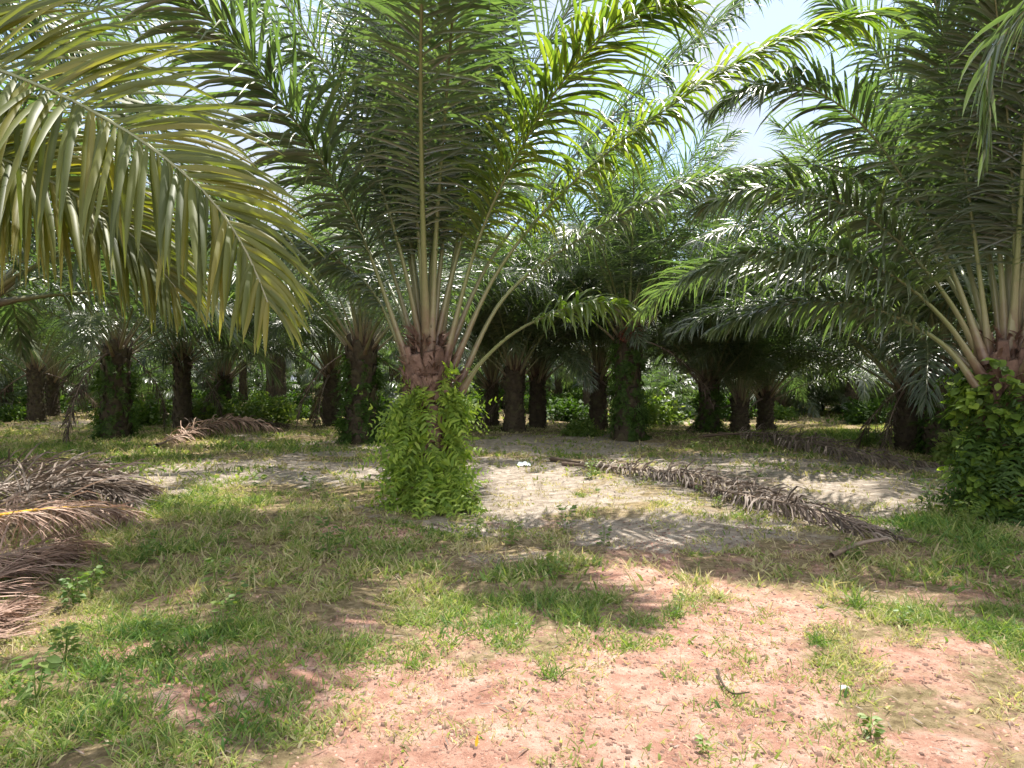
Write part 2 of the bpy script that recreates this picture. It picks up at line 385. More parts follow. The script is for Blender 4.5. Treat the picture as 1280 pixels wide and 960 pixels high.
def vine_mesh(Ht, R, seed, n, mat, size=.06, arc=None, bulge=.25):
    """broad-leaved creeper: rounded leaves on short stalks standing off the trunk"""
    rg = np.random.default_rng(seed)
    z = Ht*rg.random(n); a = rg.random(n)*2*np.pi
    if arc is not None: a = arc[0]+rg.normal(0, arc[1], n)
    kp = (fbm(a*2.4+seed, z*3.4, 3) > .53) | (rg.random(n) < .1); z, a = z[kp], a[kp]; n = len(z)
    o = np.stack([np.cos(a), np.sin(a), np.zeros(n)], 1)
    off = bulge*fbm(a*3+seed, z*3, 2)*rg.random(n)**.5*1.6
    p0 = o*(R+off)[:, None]; p0[:, 2] = z
    p0[:, 2] *= .72+.5*fbm(a*2.4+seed*3, a*0+3, 2)
    d = norm(o*.6+rg.normal(0, .5, (n, 3))+np.array([0, 0, -.3])); w = norm(np.cross(d, norm(rg.normal(0, .4, (n, 3))+o*.4+np.array([0, 0, 1.]))))
    ln = size*rg.uniform(.4, 1.7, n)
    V, Q = strips(p0, d, w, norm(np.cross(w, d)), ln, ln*.85, 3, np.full(n, .3), [.35, 1, .8, .06], three=True, fold=-.12, rg=rg)
    return V, Q

# ------------------------------------------------------------------ palms
def hero_frond(root, world_pts, seed, n=95, Lmax=1.05, mat=LEAF, segs=5, width=.041, grav=.3, start=.25, r0=.06, roll=None, name='frond', M=36, origin=None, wild=1.0, lift=(8, 16), **kw):
    """a frond along points given in world space, stored relative to its palm"""
    pts = [np.array(p, float)-np.array(origin) for p in world_pts]
    C, L = curve(pts, M); n = int(n*1.5)
    side = roll
    if side is not None: side = norm(np.array(side, float))
    V, Q = leaflets(C, n, Lmax, seed, segs=segs, width=width, grav=grav, start=start, side=side, wild=wild, lift=lift, **kw)
    f = obj(name, mesh_np('frond_leaflets', V, Q, mat), root)
    obj('rachis', rachis_mesh(C, PET, r0, 7, side), f)
    return f
def palm(x, y, Ht, label, seed, nf=30, trunk=None, tilt=0, scale=1.0, skip=None, tops=None, R=.4, group=None, emin=0, emax=9, fruit=0, dead=0):
    r = random.Random(seed); z = ghf(x, y)
    root = obj('oil_palm', None, None, (x, y, z), 0); tag(root, label, 'palm tree', group or 'oil palms of the plantation')
    if trunk is None:
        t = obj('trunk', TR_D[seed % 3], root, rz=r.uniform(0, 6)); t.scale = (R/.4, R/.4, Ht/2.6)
    else: obj('trunk', trunk, root)
    for k in range(nf):
        f = k/nf; cl = min(8, max(0, int(emin+f*(emax-emin)+r.uniform(-.4, .4))))
        az = k*2.39996+r.uniform(-.15, .15)+seed
        if skip and skip(math.degrees(az) % 360, cl): continue
        lm, rm = FR[cl][r.randrange(2)]
        rad_ = .06+(R-.20)*f; hz = Ht+.2-.5*f
        s = scale*r.uniform(.9, 1.08)
        fo = obj('frond', lm, root, (rad_*math.cos(az), rad_*math.sin(az), hz), az); fo.scale = (s, s, s)
        obj('rachis', rm, fo)
    for k in range(dead):
        az = k*2.39996+seed*1.3; lm, rm = DEAD[k % 3]; s = r.uniform(.6, .95)
        fo = obj('dead_frond', lm, root, (R*.8*math.cos(az), R*.8*math.sin(az), Ht-.15), az); fo.scale = (s, s, s); obj('rachis', rm, fo)
    for k in range(fruit):
        a = -math.pi/2+(k-(fruit-1)/2)*.9+r.uniform(-.2, .2)
        fb = obj('fruit_bunch', FRUITM, root, ((R+.06)*math.cos(a), (R+.06)*math.sin(a), Ht-.02+.08*(k % 2))); fb.scale = (.8, .8, .8)
    if trunk is not None:                    # fibrous sheath and dead inflorescence stalks between the petioles
        rg = np.random.default_rng(seed+900); n = 420; a = rg.random(n)*6.283; o_ = np.stack([np.cos(a), np.sin(a), np.zeros(n)], 1)
        zz = rg.uniform(-.45, .30, n); p0 = o_*((R+.03)*(1-.45*np.clip(zz+.1, 0, 1)*2)*rg.uniform(.6, 1.05, n))[:, None]; p0[:, 2] = Ht+zz
        d = norm(o_*rg.uniform(0, .9, n)[:, None]+rg.normal(0, .35, (n, 3))+np.array([0, 0, .8])); w_ = norm(np.cross(d, rg.normal(0, 1, (n, 3))))
        V, Q = strips(p0, d, w_, norm(np.cross(w_, d)), rg.uniform(.06, .26, n), rg.uniform(.012, .05, n), 3, np.full(n, .35), [1, .9, .6, .1], rg=rg)
        obj('fibre_sheath', mesh_np('fibre_sheath', V, Q, BARK), root)
    return root

# --- the near palm in the middle
mx, my = G(535, 632); mz = ghf(mx, my); O = (mx, my, mz)
main_trunk = trunk_mesh(1.78, .29, 3, BARK, rows_dz=.085, big=.85, stub=1.3)
def skipm(a, cl):                       # the modelled fronds take the place of these
    return cl >= 3 and (a < 62 or a > 128) 
MAIN = palm(mx, my, 1.86, 'large oil palm with bright green ferns around its trunk, centre foreground', 2, nf=27, trunk=main_trunk, R=.29, skip=skipm, scale=1.03, emax=7.0, fruit=0)
D = my
def hub(px, py, dy=0): return P(px, py, D+dy)
hf = lambda pts, seed, **k: hero_frond(MAIN, pts, seed, origin=O, **k)
hf([hub(512,459,-.1), P(455,300,D-.3), P(395,190,D-.7), P(310,75,D-1.3), P(215,-15,D-1.9), P(130,-40,D-2.4)], 1, Lmax=1.25, n=95, roll=(.5,-1,.35), grav=.36, width=.055)
hf([hub(538,449,-.15), P(546,280,D-.4), P(556,150,D-.9), P(566,20,D-1.7), P(570,-60,D-2.9), P(566,-60,D-4.2)], 2, Lmax=1.0, n=78, roll=(-1,0,0), grav=.28)
hf([hub(556,454,-.1), P(598,300,D-.3), P(655,180,D-.6), P(725,75,D-1.1), P(800,15,D-1.7), P(860,10,D-2.3)], 3, Lmax=1.2, n=105, mat=OLIVE, roll=(-.3,-1,.1), grav=.42, width=.048)
hf([hub(566,459,0), P(625,335,D-.1), P(720,225,D-.3), P(850,125,D-.5), P(970,55,D-.8), P(1090,18,D-1.1), P(1150,25,D-1.3)], 4, Lmax=.8, n=120, width=.048, mat=OLIVE, roll=(.1,-1,0), grav=.62)
hf([hub(572,484,.1), P(632,370,D+.1), P(735,292,D+.2), P(850,235,D+.1), P(960,208,D), P(1050,215,D-.2), P(1118,245,D-.4)], 5, Lmax=.72, n=115, roll=(.1,-1,0), grav=.62)
hf([hub(578,488,-.15), P(600,455,D-.3), P(640,418,D-.5), P(690,392,D-.8), P(740,378,D-1.1), P(790,384,D-1.4)], 6, Lmax=.5, n=40, start=.52, mat=OLIVE, roll=(.3,-1,0), grav=.5)
hf([hub(515,474,.1), P(470,370,D+.1), P(410,318,D), P(340,292,D-.1), P(270,292,D-.3), P(215,318,D-.5)], 7, Lmax=.8, n=100, roll=(.1,-1,0), grav=.5)
hf([hub(525,454,.1), P(478,300,D+.3), P(430,190,D+.5), P(385,90,D+.6), P(330,10,D+.8), P(260,-40,D+1.0)], 8, Lmax=.95, n=100, roll=(.3,-1,0), grav=.4)
hf([hub(548,446,.1), P(575,280,D+.2), P(600,150,D+.2), P(630,30,D+.1), P(660,-60,D)], 9, Lmax=1.0, n=72, roll=(-.8,-.6,0), grav=.4)
hf([hub(530,446,.1), P(512,280,D+.1), P(498,150,D-.1), P(480,20,D-.4), P(455,-80,D-.9)], 10, Lmax=1.0, n=72, roll=(-.8,.5,0), grav=.4)
hf([hub(556,452,.15), P(610,330,D+.4), P(680,240,D+.8), P(760,150,D+1.2), P(850,70,D+1.6), P(930,0,D+1.9), P(990,-30,D+2.1)], 11, Lmax=.95, n=100, roll=(.1,-1,0), grav=.5)

# --- the near palm at the right edge
rx, ry = G(1262, 650); rz_ = ghf(rx, ry); OR_ = (rx, ry, rz_)
right_trunk = trunk_mesh(1.66, .31, 9, BARK, rows_dz=.09, big=.88, stub=1.3)
def skipr(a, cl): return cl >= 2 and (135 < a < 250)
RIGHT = palm(rx, ry, 1.75, 'oil palm cut by the right edge, a broad-leaved creeper climbing its trunk', 5, nf=28, trunk=right_trunk, R=.31, skip=skipr, emax=7.0)
DR = ry
hr = lambda pts, seed, **k: hero_frond(RIGHT, pts, seed, origin=OR_, **k)
hr([P(1238,452,DR), P(1222,330,DR-.1), P(1203,200,DR-.3), P(1180,60,DR-.6), P(1150,-60,DR-1.0)], 21, Lmax=1.05, n=95, roll=(-.9,-.3,0), grav=.3)
hr([P(1262,450,DR-.1), P(1268,330,DR-.2), P(1262,200,DR-.4), P(1250,70,DR-.8), P(1235,-50,DR-1.3)], 22, Lmax=1.05, n=95, roll=(-1,.1,0), grav=.3)
hr([P(1232,455,DR-.1), P(1190,340,DR), P(1135,235,DR+.1), P(1070,150,DR+.1), P(1000,108,DR), P(935,112,DR-.2), P(890,140,DR-.3)], 23, Lmax=.85, n=105, roll=(-.1,1,0), grav=.4)
hr([P(1232,460,DR), P(1185,375,DR), P(1120,300,DR+.1), P(1040,250,DR+.2), P(950,235,DR+.1), P(870,262,DR)], 24, Lmax=.85, n=105, roll=(-.1,1,0), grav=.5)
hr([P(1228,470,DR-.1), P(1180,400,DR-.1), P(1110,342,DR), P(1030,318,DR), P(945,318,DR-.1), P(862,345,DR-.2)], 25, Lmax=.8, n=105, roll=(-.1,1,0), grav=.5)
hr([P(1226,490,DR-.1), P(1180,432,DR), P(1110,392,DR+.1), P(1040,378,DR+.2), P(960,385,DR+.3), P(890,412,DR+.3)], 26, Lmax=.6, n=90, roll=(-.1,1,0), grav=.6)
hr([P(1240,450,DR+.1), P(1200,300,DR+.5), P(1150,170,DR+.9), P(1090,60,DR+1.2), P(1020,-10,DR+1.4)], 27, Lmax=.95, n=95, roll=(-.1,1,0), grav=.45)

# --- the palm out of frame at the left, whose frond hangs into the picture
lx, ly = -6.6, 5.4; lz = ghf(lx, ly); OL = (lx, ly, lz)
def skipl(a, cl): return cl >= 2 and (a > 290 or a < 28)
LEFT = palm(lx, ly, 2.9, 'oil palm outside the left edge whose big yellow-green frond hangs into view', 8, nf=28, R=.38, skip=skipl, emax=7.5)
hl = lambda pts, seed, **k: hero_frond(LEFT, pts, seed, origin=OL, **k)
hl([(lx+.3,ly-.1,lz+2.9), (-5.2,4.9,3.62), P(-230,48,4.35), P(-60,72,4.1), P(60,112,3.95), P(160,165,3.85), P(228,215,3.8), P(275,262,3.77), P(312,322,3.75), P(335,378,3.72)], 31, Lmax=1.02, n=112, mat=NEARLEAF, segs=6, width=.045, grav=.3, roll=(-.6,-.35,-.5), start=.24, M=44, wild=.6, curl=.02, sweep=(75,62,30))
hl([(lx+.3,ly,lz+2.8), (-5.4,5.1,3.1), P(-200,170,4.9), P(-60,180,4.8), P(60,225,4.7), P(160,290,4.7), P(220,360,4.7)], 32, Lmax=1.0, n=120, mat=NEARLEAF, segs=5, width=.044, grav=.4, roll=(-.5,-.5,-.5), M=40, wild=.7)
hl([(lx+.25,ly,lz+3.1), (-5.6,5.5,4.6), P(-180,-60,5.5), P(-20,-10,5.6), P(100,60,5.7), P(190,150,5.8)], 33, Lmax=.9, n=90, roll=(.2,-1,0), grav=.4)

# --- the palm out of frame at the right front; one frond tip hangs into the top right corner
qx, qy = 8.2, 2.6; qz = ghf(qx, qy)
QP = palm(qx, qy, 2.6, 'oil palm outside the right edge with a pale frond tip in the top corner', 12, nf=22, R=.38, skip=lambda a, c: 110 < a < 215, emax=7)
hero_frond(QP, [(qx-.3,qy,qz+2.7), (6.7,3.0,4.4), (5.2,3.7,5.15), (4.1,4.4,4.75), P(1245,55,4.75), P(1238,130,4.8), P(1232,185,4.85)], 41, origin=(qx,qy,qz), Lmax=.8, n=80, width=.05, grav=.5, roll=(.6,.8,0))

# --- palms behind, one by one
MID = [ # px, base py, hub py, label, R
 (45,528,455,'thin dark oil palm far at the left, petioles fanned like a shuttlecock',.36),
 (145,548,425,'stout dark oil palm at left, thick mossy trunk under hanging dead fronds',.48),
 (228,535,440,'slim black-trunked oil palm just right of the stout mossy one',.36),
 (280,529,462,'oil palm with yellow-green ferned trunk right of the slim black one',.36),
 (415,531,455,'dark oil palm half hidden behind the leaning ferned trunk left of centre',.40),
 (452,552,422,'oil palm with shaggy brown trunk just left of the big central palm',.50),
 (643,541,455,'oil palm with pale fanned petioles framed behind the central palm, right of it',.40),
 (672,534,462,'narrow dark oil palm close behind the one with fanned petioles',.36),
 (748,537,465,'straight dark oil palm left of the palm with a red fruit bunch',.36),
 (785,549,408,'tall oil palm with ferny trunk and red fruit bunch, right of centre',.46),
 (886,542,470,'mid-distance oil palm with ivy-green trunk beside a small fanned palm',.38),
 (925,542,492,'short oil palm with a round fan of pale petioles',.34),
 (957,537,482,'thin dark oil palm just right of the short fanned one',.34),
 (1137,561,468,'dark oil palm trunk left of the pair by the right-hand creeper',.38),
 (1177,566,448,'thick black-trunked oil palm just behind the right-edge palm',.42),
 (65,520,470,'small far oil palm peeking right of the thin left one',.34),
 (615,531,470,'distant oil palm trunk between central palm and fanned petioles',.30),
]
MIDPOS = []
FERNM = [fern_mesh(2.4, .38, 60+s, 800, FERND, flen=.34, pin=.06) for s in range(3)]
fern_lab = {145:'dark moss and ferns covering the stout left palm trunk',280:'yellow-green ferns on the trunk right of the slim black palm',
 452:'ferns clinging to the shaggy trunk just left of the central palm',785:'deep green ferns wrapping the tall palm with red fruit',
 886:'ivy-green ferns on the trunk beside the short fanned palm',1177:'dark ferns on the thick black trunk behind the right-edge palm'}
for i, (px, by, hy, lab, R) in enumerate(MID):
    x, y = G(px, by); Ht = CH+(H0-hy)/F*y
    MIDPOS.append((x, y))
    fr = palm(x, y, Ht-.2, lab, 20+i, nf=32, R=R*.78, scale={925:.55,643:.8,228:.8,45:.8,1137:1.02,1177:1.05,785:.95,452:.95}.get(px,.88), emax=6.3 if px in (925,643,45,785,886) else 7.6, group='oil palms of the plantation', fruit=2 if px == 785 else 0, dead={45:2,145:4,228:3,415:3,452:2,1137:3,1177:4,785:1}.get(px, 1))
    if px in fern_lab:
        fo = obj('climbing_fern', FERNM[i % 3], None, (x, y, ghf(x, y)), i); s = R*.8/.42; fo.scale = (s, s, (Ht-.4)/2.4)
        tag(fo, fern_lab[px], 'fern', 'ferns growing on palm trunks')
# --- the rows farther back
k = 0
far_rng = random.Random(4)
rows = []
yrow = 27.5
while yrow < 125:
    n = int((yrow*.95+16)/7.3)
    for j in range(-n, n+1):
        x = j*7.3+(3.6 if k % 2 else 0)+far_rng.uniform(-1.2, 1.2); y = yrow+far_rng.uniform(-1.5, 1.5)
        if all((x-a)**2+(y-b)**2 > 30 for a, b in MIDPOS): rows.append((x, y))
    k += 1; yrow += 7.3+(yrow-27)*.03
for (x, y) in [(-9.8,12.6),(-19,15),(-21,22),(13.5,13.5),(18,19),(22,25),(-14.5,3),(14,6.5),(-27,20),(27,21)]: rows.append((x, y))
for i, (x, y) in enumerate(rows):
    z = ghf(x, y); Ht = far_rng.uniform(2.0, 3.4)
    root = obj('oil_palm', None, None, (x, y, z), far_rng.uniform(0, 6.28))
    tag(root, 'distant oil palm in the dim rows behind the nearer palms', 'palm tree', 'distant oil palms in the rows behind')
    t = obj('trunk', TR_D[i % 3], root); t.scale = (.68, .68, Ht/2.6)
    lm, rm = FARC[i % 4]
    c = obj('crown', lm, root, (0, 0, Ht-.1)); obj('petioles', rm, c); s = far_rng.uniform(.9, 1.1); c.scale = (s, s, s)

# --- low young palms filling the rows
yr = random.Random(31)
for i in range(46):
    y = yr.uniform(27, 60); x = yr.uniform(-.85, .85)*y
    if not all((x-a)**2+(y-b)**2 > 6 for a, b in MIDPOS+rows): continue
    root = obj('young_palm', None, None, (x, y, ghf(x, y)), yr.uniform(0, 6.28)); tag(root, 'one of the low young palms growing in the dim rows behind', 'palm tree', 'low young palms in the dim rows behind')
    lm, rm = FARC[i % 4]; s = yr.uniform(.4, .62)
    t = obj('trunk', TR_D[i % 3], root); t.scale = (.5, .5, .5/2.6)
    c = obj('crown', lm, root, (0, 0, .35)); obj('petioles', rm, c); c.scale = (s, s, s)

# --- climbing plants on the two near trunks
fm = fern_mesh(1.66, .27, 71, 1250, FERN, flen=.40, pin=.062, arc=(-1.25, .40, .8), spread=1.0)
o = obj('climbing_fern', fm, None, (mx, my, mz)); tag(o, 'bright green ferns wrapping the lower trunk of the big central palm', 'fern', 'ferns growing on palm trunks')
V, Q = vine_mesh(1.72, .30, 81, 3400, FERN, size=.08, arc=(3.7, .85), bulge=.34)
o = obj('climbing_creeper', mesh_np('creeper_leaves', V, Q, FERN), None, (rx, ry, rz_)); tag(o, 'leafy light green creeper covering the trunk at the right edge', 'climbing plant')
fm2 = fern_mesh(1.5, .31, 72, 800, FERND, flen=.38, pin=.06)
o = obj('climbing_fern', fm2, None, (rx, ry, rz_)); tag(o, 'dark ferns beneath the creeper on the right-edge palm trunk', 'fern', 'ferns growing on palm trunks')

# ------------------------------------------------------------------ ground
n = 420
u = np.linspace(-1, 1, n)
gx = np.sinh(u*5.2)/np.sinh(5.2)*400
v = np.linspace(0, 1, n)
gy = -60+np.where(v < .12, v/.12*61.5, 0)
tt = np.clip((v-.12)/.88, 0, 1); gy = np.where(v < .12, gy, 1.5+(np.exp(tt*5.6)-1)/(math.exp(5.6)-1)*400+tt*6)
X, Y = np.meshgrid(gx, gy); X = X.ravel(); Y = Y.ravel()
Z = gh(X, Y)
r_, s_ = masks(X, Y)
near = np.clip((8-Y)/5, 0, 1)
Z = Z+(fbm(X*7, Y*7, 3)-.5)*.03*near
ii = (np.arange(n-1)[:, None]*n+np.arange(n-1)[None, :]).ravel()
Qg = np.stack([ii, ii+1, ii+n+1, ii+n], 1)
gm, nt = new_mat('earth'); L = nt.links.new
tc = N(nt, 'ShaderNodeTexCoord'); at = N(nt, 'ShaderNodeAttribute', attribute_name='soil')
sep = N(nt, 'ShaderNodeSeparateColor'); L(at.outputs['Color'], sep.inputs[0])
def noise(scale, det=6.0, ro=.6):
    q = N(nt, 'ShaderNodeTexNoise', Scale=scale, Detail=det, Roughness=ro); L(tc.outputs['Object'], q.inputs['Vector']); return q
litter = ramp(nt, [(.3,(.12,.085,.045)),(.48,(.22,.17,.09)),(.62,(.33,.25,.15)),(.8,(.42,.33,.22))], noise(14).outputs['Fac'])
redr = ramp(nt, [(.30,(.25,.12,.085)),(.45,(.41,.225,.165)),(.56,(.51,.32,.245)),(.7,(.58,.43,.35))], noise(5, 9.0, .68).outputs['Fac'])
sandr = ramp(nt, [(.3,(.15,.115,.09)),(.45,(.28,.23,.185)),(.6,(.40,.345,.29)),(.75,(.52,.47,.41))], noise(6, 9.0, .7).outputs['Fac'])
def edge(ch):
    a = N(nt, 'ShaderNodeMath', operation='MULTIPLY_ADD'); a.inputs[1].default_value = .7; a.inputs[2].default_value = -.35
    L(noise(9, 5.0, .7).outputs['Fac'], a.inputs[0])
    b = N(nt, 'ShaderNodeMath', operation='ADD'); L(sep.outputs[ch], b.inputs[0]); L(a.outputs[0], b.inputs[1])
    m = N(nt, 'ShaderNodeMapRange'); m.inputs['From Min'].default_value = .3; m.inputs['From Max'].default_value = .62; L(b.outputs[0], m.inputs[0]); return m.outputs[0]
m1 = N(nt, 'ShaderNodeMix', data_type='RGBA'); L(edge(0), m1.inputs[0]); L(litter.outputs[0], m1.inputs[6]); L(redr.outputs[0], m1.inputs[7])
m2 = N(nt, 'ShaderNodeMix', data_type='RGBA'); L(edge(1), m2.inputs[0]); L(m1.outputs[2], m2.inputs[6]); L(sandr.outputs[0], m2.inputs[7])
# dark grit
gr = N(nt, 'ShaderNodeTexVoronoi', Scale=42.0); L(tc.outputs['Object'], gr.inputs['Vector'])
gmr = N(nt, 'ShaderNodeMapRange'); gmr.inputs['From Min'].default_value = .1; gmr.inputs['From Max'].default_value = .32; gmr.inputs['To Min'].default_value = .62; gmr.inputs['To Max'].default_value = 1
L(gr.outputs['Distance'], gmr.inputs[0])
m3 = N(nt, 'ShaderNodeMix', data_type='RGBA', blend_type='MULTIPLY'); m3.inputs[0].default_value = 1; L(m2.outputs[2], m3.inputs[6]); L(gmr.outputs[0], m3.inputs[7])
pb = N(nt, 'ShaderNodeBsdfPrincipled', Roughness=.95); pb.inputs['Specular IOR Level'].default_value = .15
L(m3.outputs[2], pb.inputs['Base Color'])
bp = N(nt, 'ShaderNodeBump', Strength=1.0, Distance=.05); L(noise(13, 9.0, .8).outputs['Fac'], bp.inputs['Height']); L(bp.outputs[0], pb.inputs['Normal'])
ou = N(nt, 'ShaderNodeOutputMaterial'); L(pb.outputs[0], ou.inputs[0])
g = obj('ground', mesh_np('ground', np.stack([X, Y, Z], 1), Qg, gm, True, {'soil': np.stack([r_, s_, np.zeros_like(r_)], 1)}))
tag(g, kind='structure')

# ------------------------------------------------------------------ grass and small weeds
LUSH = [(1180,740,120,60,.7),(1150,860,140,50,.5),(600,760,200,50,1),(1080,740,150,45,1),(200,600,150,10,.6),(120,900,200,80,.9),(250,700,180,80,1),(700,740,130,45,1),(1230,800,60,30,.7),(80,570,140,25,.9),
        (480,730,120,40,.9),(330,560,80,10,1),(850,730,80,40,.7),(1180,660,80,30,1),(1030,640,60,15,.3),(1050,550,120,8,1.4),(300,800,200,60,.8)]
def scatter(n, y0, y1, seed, k):
    rg = np.random.default_rng(seed)
    y = np.sqrt(rg.uniform(y0**2, y1**2, n)); x = rg.uniform(-.80, .80, n)*(y+.6)
    r, s = masks(x, y); bare = np.maximum(r*.93, s*.9)
    pat = fbm(x*.9+3, y*.9, 3); pat2 = fbm(x*4.5+3, y*4.5, 2); lush = ell(x, y, LUSH)
    dens = np.clip(1.0-bare*.95, .13, 1)*np.clip(.20+lush*.32+(pat-.5)*2.0+(pat2-.5)*3.4, .03, 1)
    keep = rg.random(n) < dens*k
    return x[keep], y[keep], pat[keep], lush[keep], bare[keep], rg
GV, GQ, GC = [], [], []; off = 0
for (n0, y0, y1, seed, ln, wd, seg) in ((150000, 1.7, 5.2, 1, .085, .0042, 3), (190000, 5.2, 11, 2, .11, .0075, 2), (170000, 11, 24, 3, .15, .016, 2), (90000, 24, 60, 4, .22, .04, 2)):
    x, y, pat, lush, bare, rg = scatter(n0, y0, y1, seed, 1)
    m = len(x); a = rg.random(m)*2*np.pi
    p0 = np.stack([x, y, gh(x, y)-.005], 1); tiltv = rg.uniform(.2, 1.3, m)
    d = norm(np.stack([np.cos(a)*tiltv, np.sin(a)*tiltv, np.ones(m)], 1)); w = norm(np.cross(d, rg.normal(0, 1, (m, 3))))
    L_ = ln*rg.uniform(.35, 1.5, m)*(.55+.5*lush+.35*pat); W_ = wd*rg.uniform(.6, 1.5, m)
    broad = rg.random(m) < .40; W_ = np.where(broad, W_*2.6, W_); L_ = np.where(broad, L_*.6, L_)
    prof = [.8, 1, .7, .05] if seg == 3 else [.8, 1, .06]
    V, Q = strips(p0, d, w, norm(np.cross(w, d)), L_, W_, seg, np.full(m, .45), prof, three=False, rg=rg)
    q = np.clip(rg.normal(.78, .30, m)-lush*.27+(pat-.5)*-1.5+bare*.15, 0, 1)
    c0 = np.array([.065,.135,.028]); c1 = np.array([.19,.24,.06]); c2 = np.array([.37,.31,.19])
    c = np.where((q < .5)[:, None], c0+(c1-c0)*(q*2)[:, None], c1+(c2-c1)*((q-.5)*2)[:, None])*rg.uniform(.8, 1.2, (m, 1))
    rep = (seg+1)*2
    GV.append(V); GQ.append(Q+off); GC.append(np.repeat(c, rep, 0)); off += len(V)
g = obj('grass', mesh_np('grass', np.vstack(GV), np.vstack(GQ), GRASS, False, {'tint': np.vstack(GC)}))
tag(g, 'patchy green and straw-coloured grass and weeds over the plantation floor', 'grass', kind='stuff')
# dry leaf bits and grit
rg = np.random.default_rng(77); m = 9000
y = np.sqrt(rg.uniform(1.7**2, 15**2, m)); x = rg.uniform(-.8, .8, m)*(y+.5)
p0 = np.stack([x, y, gh(x, y)+.012], 1); a = rg.random(m)*6.28; d = norm(np.stack([np.cos(a), np.sin(a), rg.normal(.05, .12, m)], 1))
w = norm(np.cross(d, np.array([0, 0, 1.])+rg.normal(0, .3, (m, 3)))); ln = rg.uniform(.015, .11, m)*(.5+y*.09)
V, Q = strips(p0, d, w, norm(np.cross(w, d)), ln, rg.uniform(.004, .012, m)*(.6+y*.08), 2, np.full(m, .05), [.5, 1, .2], three=False, rg=rg)
tag(obj('leaf_litter', mesh_np('leaf_litter', V, Q, DRY)), 'scattered bits of dry leaf and straw on the soil', 'leaf litter', kind='stuff')
def grit(m, y1, seed, s0, s1, mat, name, lab):
    rg = np.random.default_rng(seed)
    y = np.sqrt(rg.uniform(1.7**2, y1**2, m)); x = rg.uniform(-.8, .8, m)*(y+.5); r, s = masks(x, y); kp = rg.random(m) < np.maximum(r, s*.4)+.05
    x, y = x[kp], y[kp]; m = len(x); z = gh(x, y)+(fbm(x*7, y*7, 3)-.5)*.03*np.clip((8-y)/5, 0, 1)
    s = rg.uniform(s0, s1, m)*rg.uniform(.5, 1, m)
    T8 = np.array([[-1,-1,-.5],[1,-1,-.5],[1,1,-.5],[-1,1,-.5],[-.6,-.6,.5],[.6,-.7,.6],[.7,.6,.45],[-.7,.5,.6]])
    V = np.stack([x, y, z], 1)[:, None, :]+(T8[None]+rg.normal(0, .2, (m, 8, 3)))*s[:, None, None]
    q = np.array([[0,1,5,4],[1,2,6,5],[2,3,7,6],[3,0,4,7],[4,5,6,7]])
    Q = (np.arange(m)*8)[:, None, None]+q[None]
    tag(obj(name, mesh_np(name, V.reshape(-1, 3), Q.reshape(-1, 4), mat)), lab, 'gravel', kind='stuff')
LAT = simple_mat('laterite_grit', [(.1,(.13,.07,.05)),(.5,(.27,.155,.115)),(.9,(.44,.31,.25))], 14, .9)
grit(9000, 8, 6, .006, .018, simple_mat('dark_crumb', [(.1,(.06,.035,.025)),(.9,(.2,.12,.09))], 14, .95), 'soil_crumbs', 'darker brown soil clods scattered over the bare ground')
grit(50000, 7, 5, .003, .012, LAT, 'laterite_grit', 'small reddish laterite crumbs scattered over the bare soil')

# ------------------------------------------------------------------ fallen fronds
def dry_frond(pts, seed, label, mat=DRY, pmat=PETDRY, n=80, Lmax=.7, width=.035, grav=1.0, group=None, lift=(4, 30), r0=.05, start=.15, sweep=(58, 40, 18), drop=.28):
    x0, y0 = pts[0][0], pts[0][1]; z0 = ghf(x0, y0)
    W = [np.array([p[0]-x0, p[1]-y0, ghf(p[0], p[1])-z0+p[2]]) for p in pts]
    C, Ln = curve(W, 34); n = int(n*1.7); width *= .72
    side = norm(np.cross(C[-1]-C[0], [0, 0, 1.]))
    root = obj('fallen_frond', None, None, (x0, y0, z0)); tag(root, label, 'fallen frond', group)
    V, Q = leaflets(C, n, Lmax, seed, segs=4, width=width, grav=grav, start=start, side=side, drop=drop, lift=lift, wild=1.9, curl=.16, floor=-.03, sweep=sweep)
    obj('leaflets', mesh_np('dry_leaflets', V, Q, mat), root)
    obj('rachis', rachis_mesh(C, pmat, r0, 6, side), root)
    return root
gp = lambda px, py, z=.1: (*G(px, py), z)
GR = 'dried palm fronds lying on the ground'
dry_frond([gp(690,574,.05), gp(790,596,.10), gp(870,612,.15), gp(950,632,.17), gp(1030,655,.12), gp(1115,678,.05)], 1, 'long brown dried frond stretched across the sandy ground, right of centre', n=120, Lmax=.62, width=.04, group=GR)
dry_frond([gp(705,582,.04), gp(830,603,.12), gp(910,618,.18), gp(1000,640,.15), gp(1120,672,.06)], 2, 'brown dried frond lying along the back of the long one, right of centre', n=110, Lmax=.5, width=.035, group=GR)
dry_frond([gp(860,612,.04), gp(940,636,.16), gp(1010,655,.2), gp(1085,668,.1), gp(1135,680,.03)], 3, 'shorter grey-brown dried frond at the near end of the long one', n=80, Lmax=.5, group=GR)
dry_frond([gp(880,550,.1), gp(950,556,.25), gp(1020,566,.25), gp(1100,577,.15), gp(1170,585,.08)], 4, 'dark dried frond in the shade beyond the long brown one', n=90, Lmax=.7, width=.05, group=GR)
dry_frond([gp(900,548,.1), gp(980,560,.2), gp(1060,577,.22), gp(1150,592,.08)], 5, 'greyish dried frond in front of the shaded one by the dark right trunks', n=80, Lmax=.6, width=.05, group=GR)
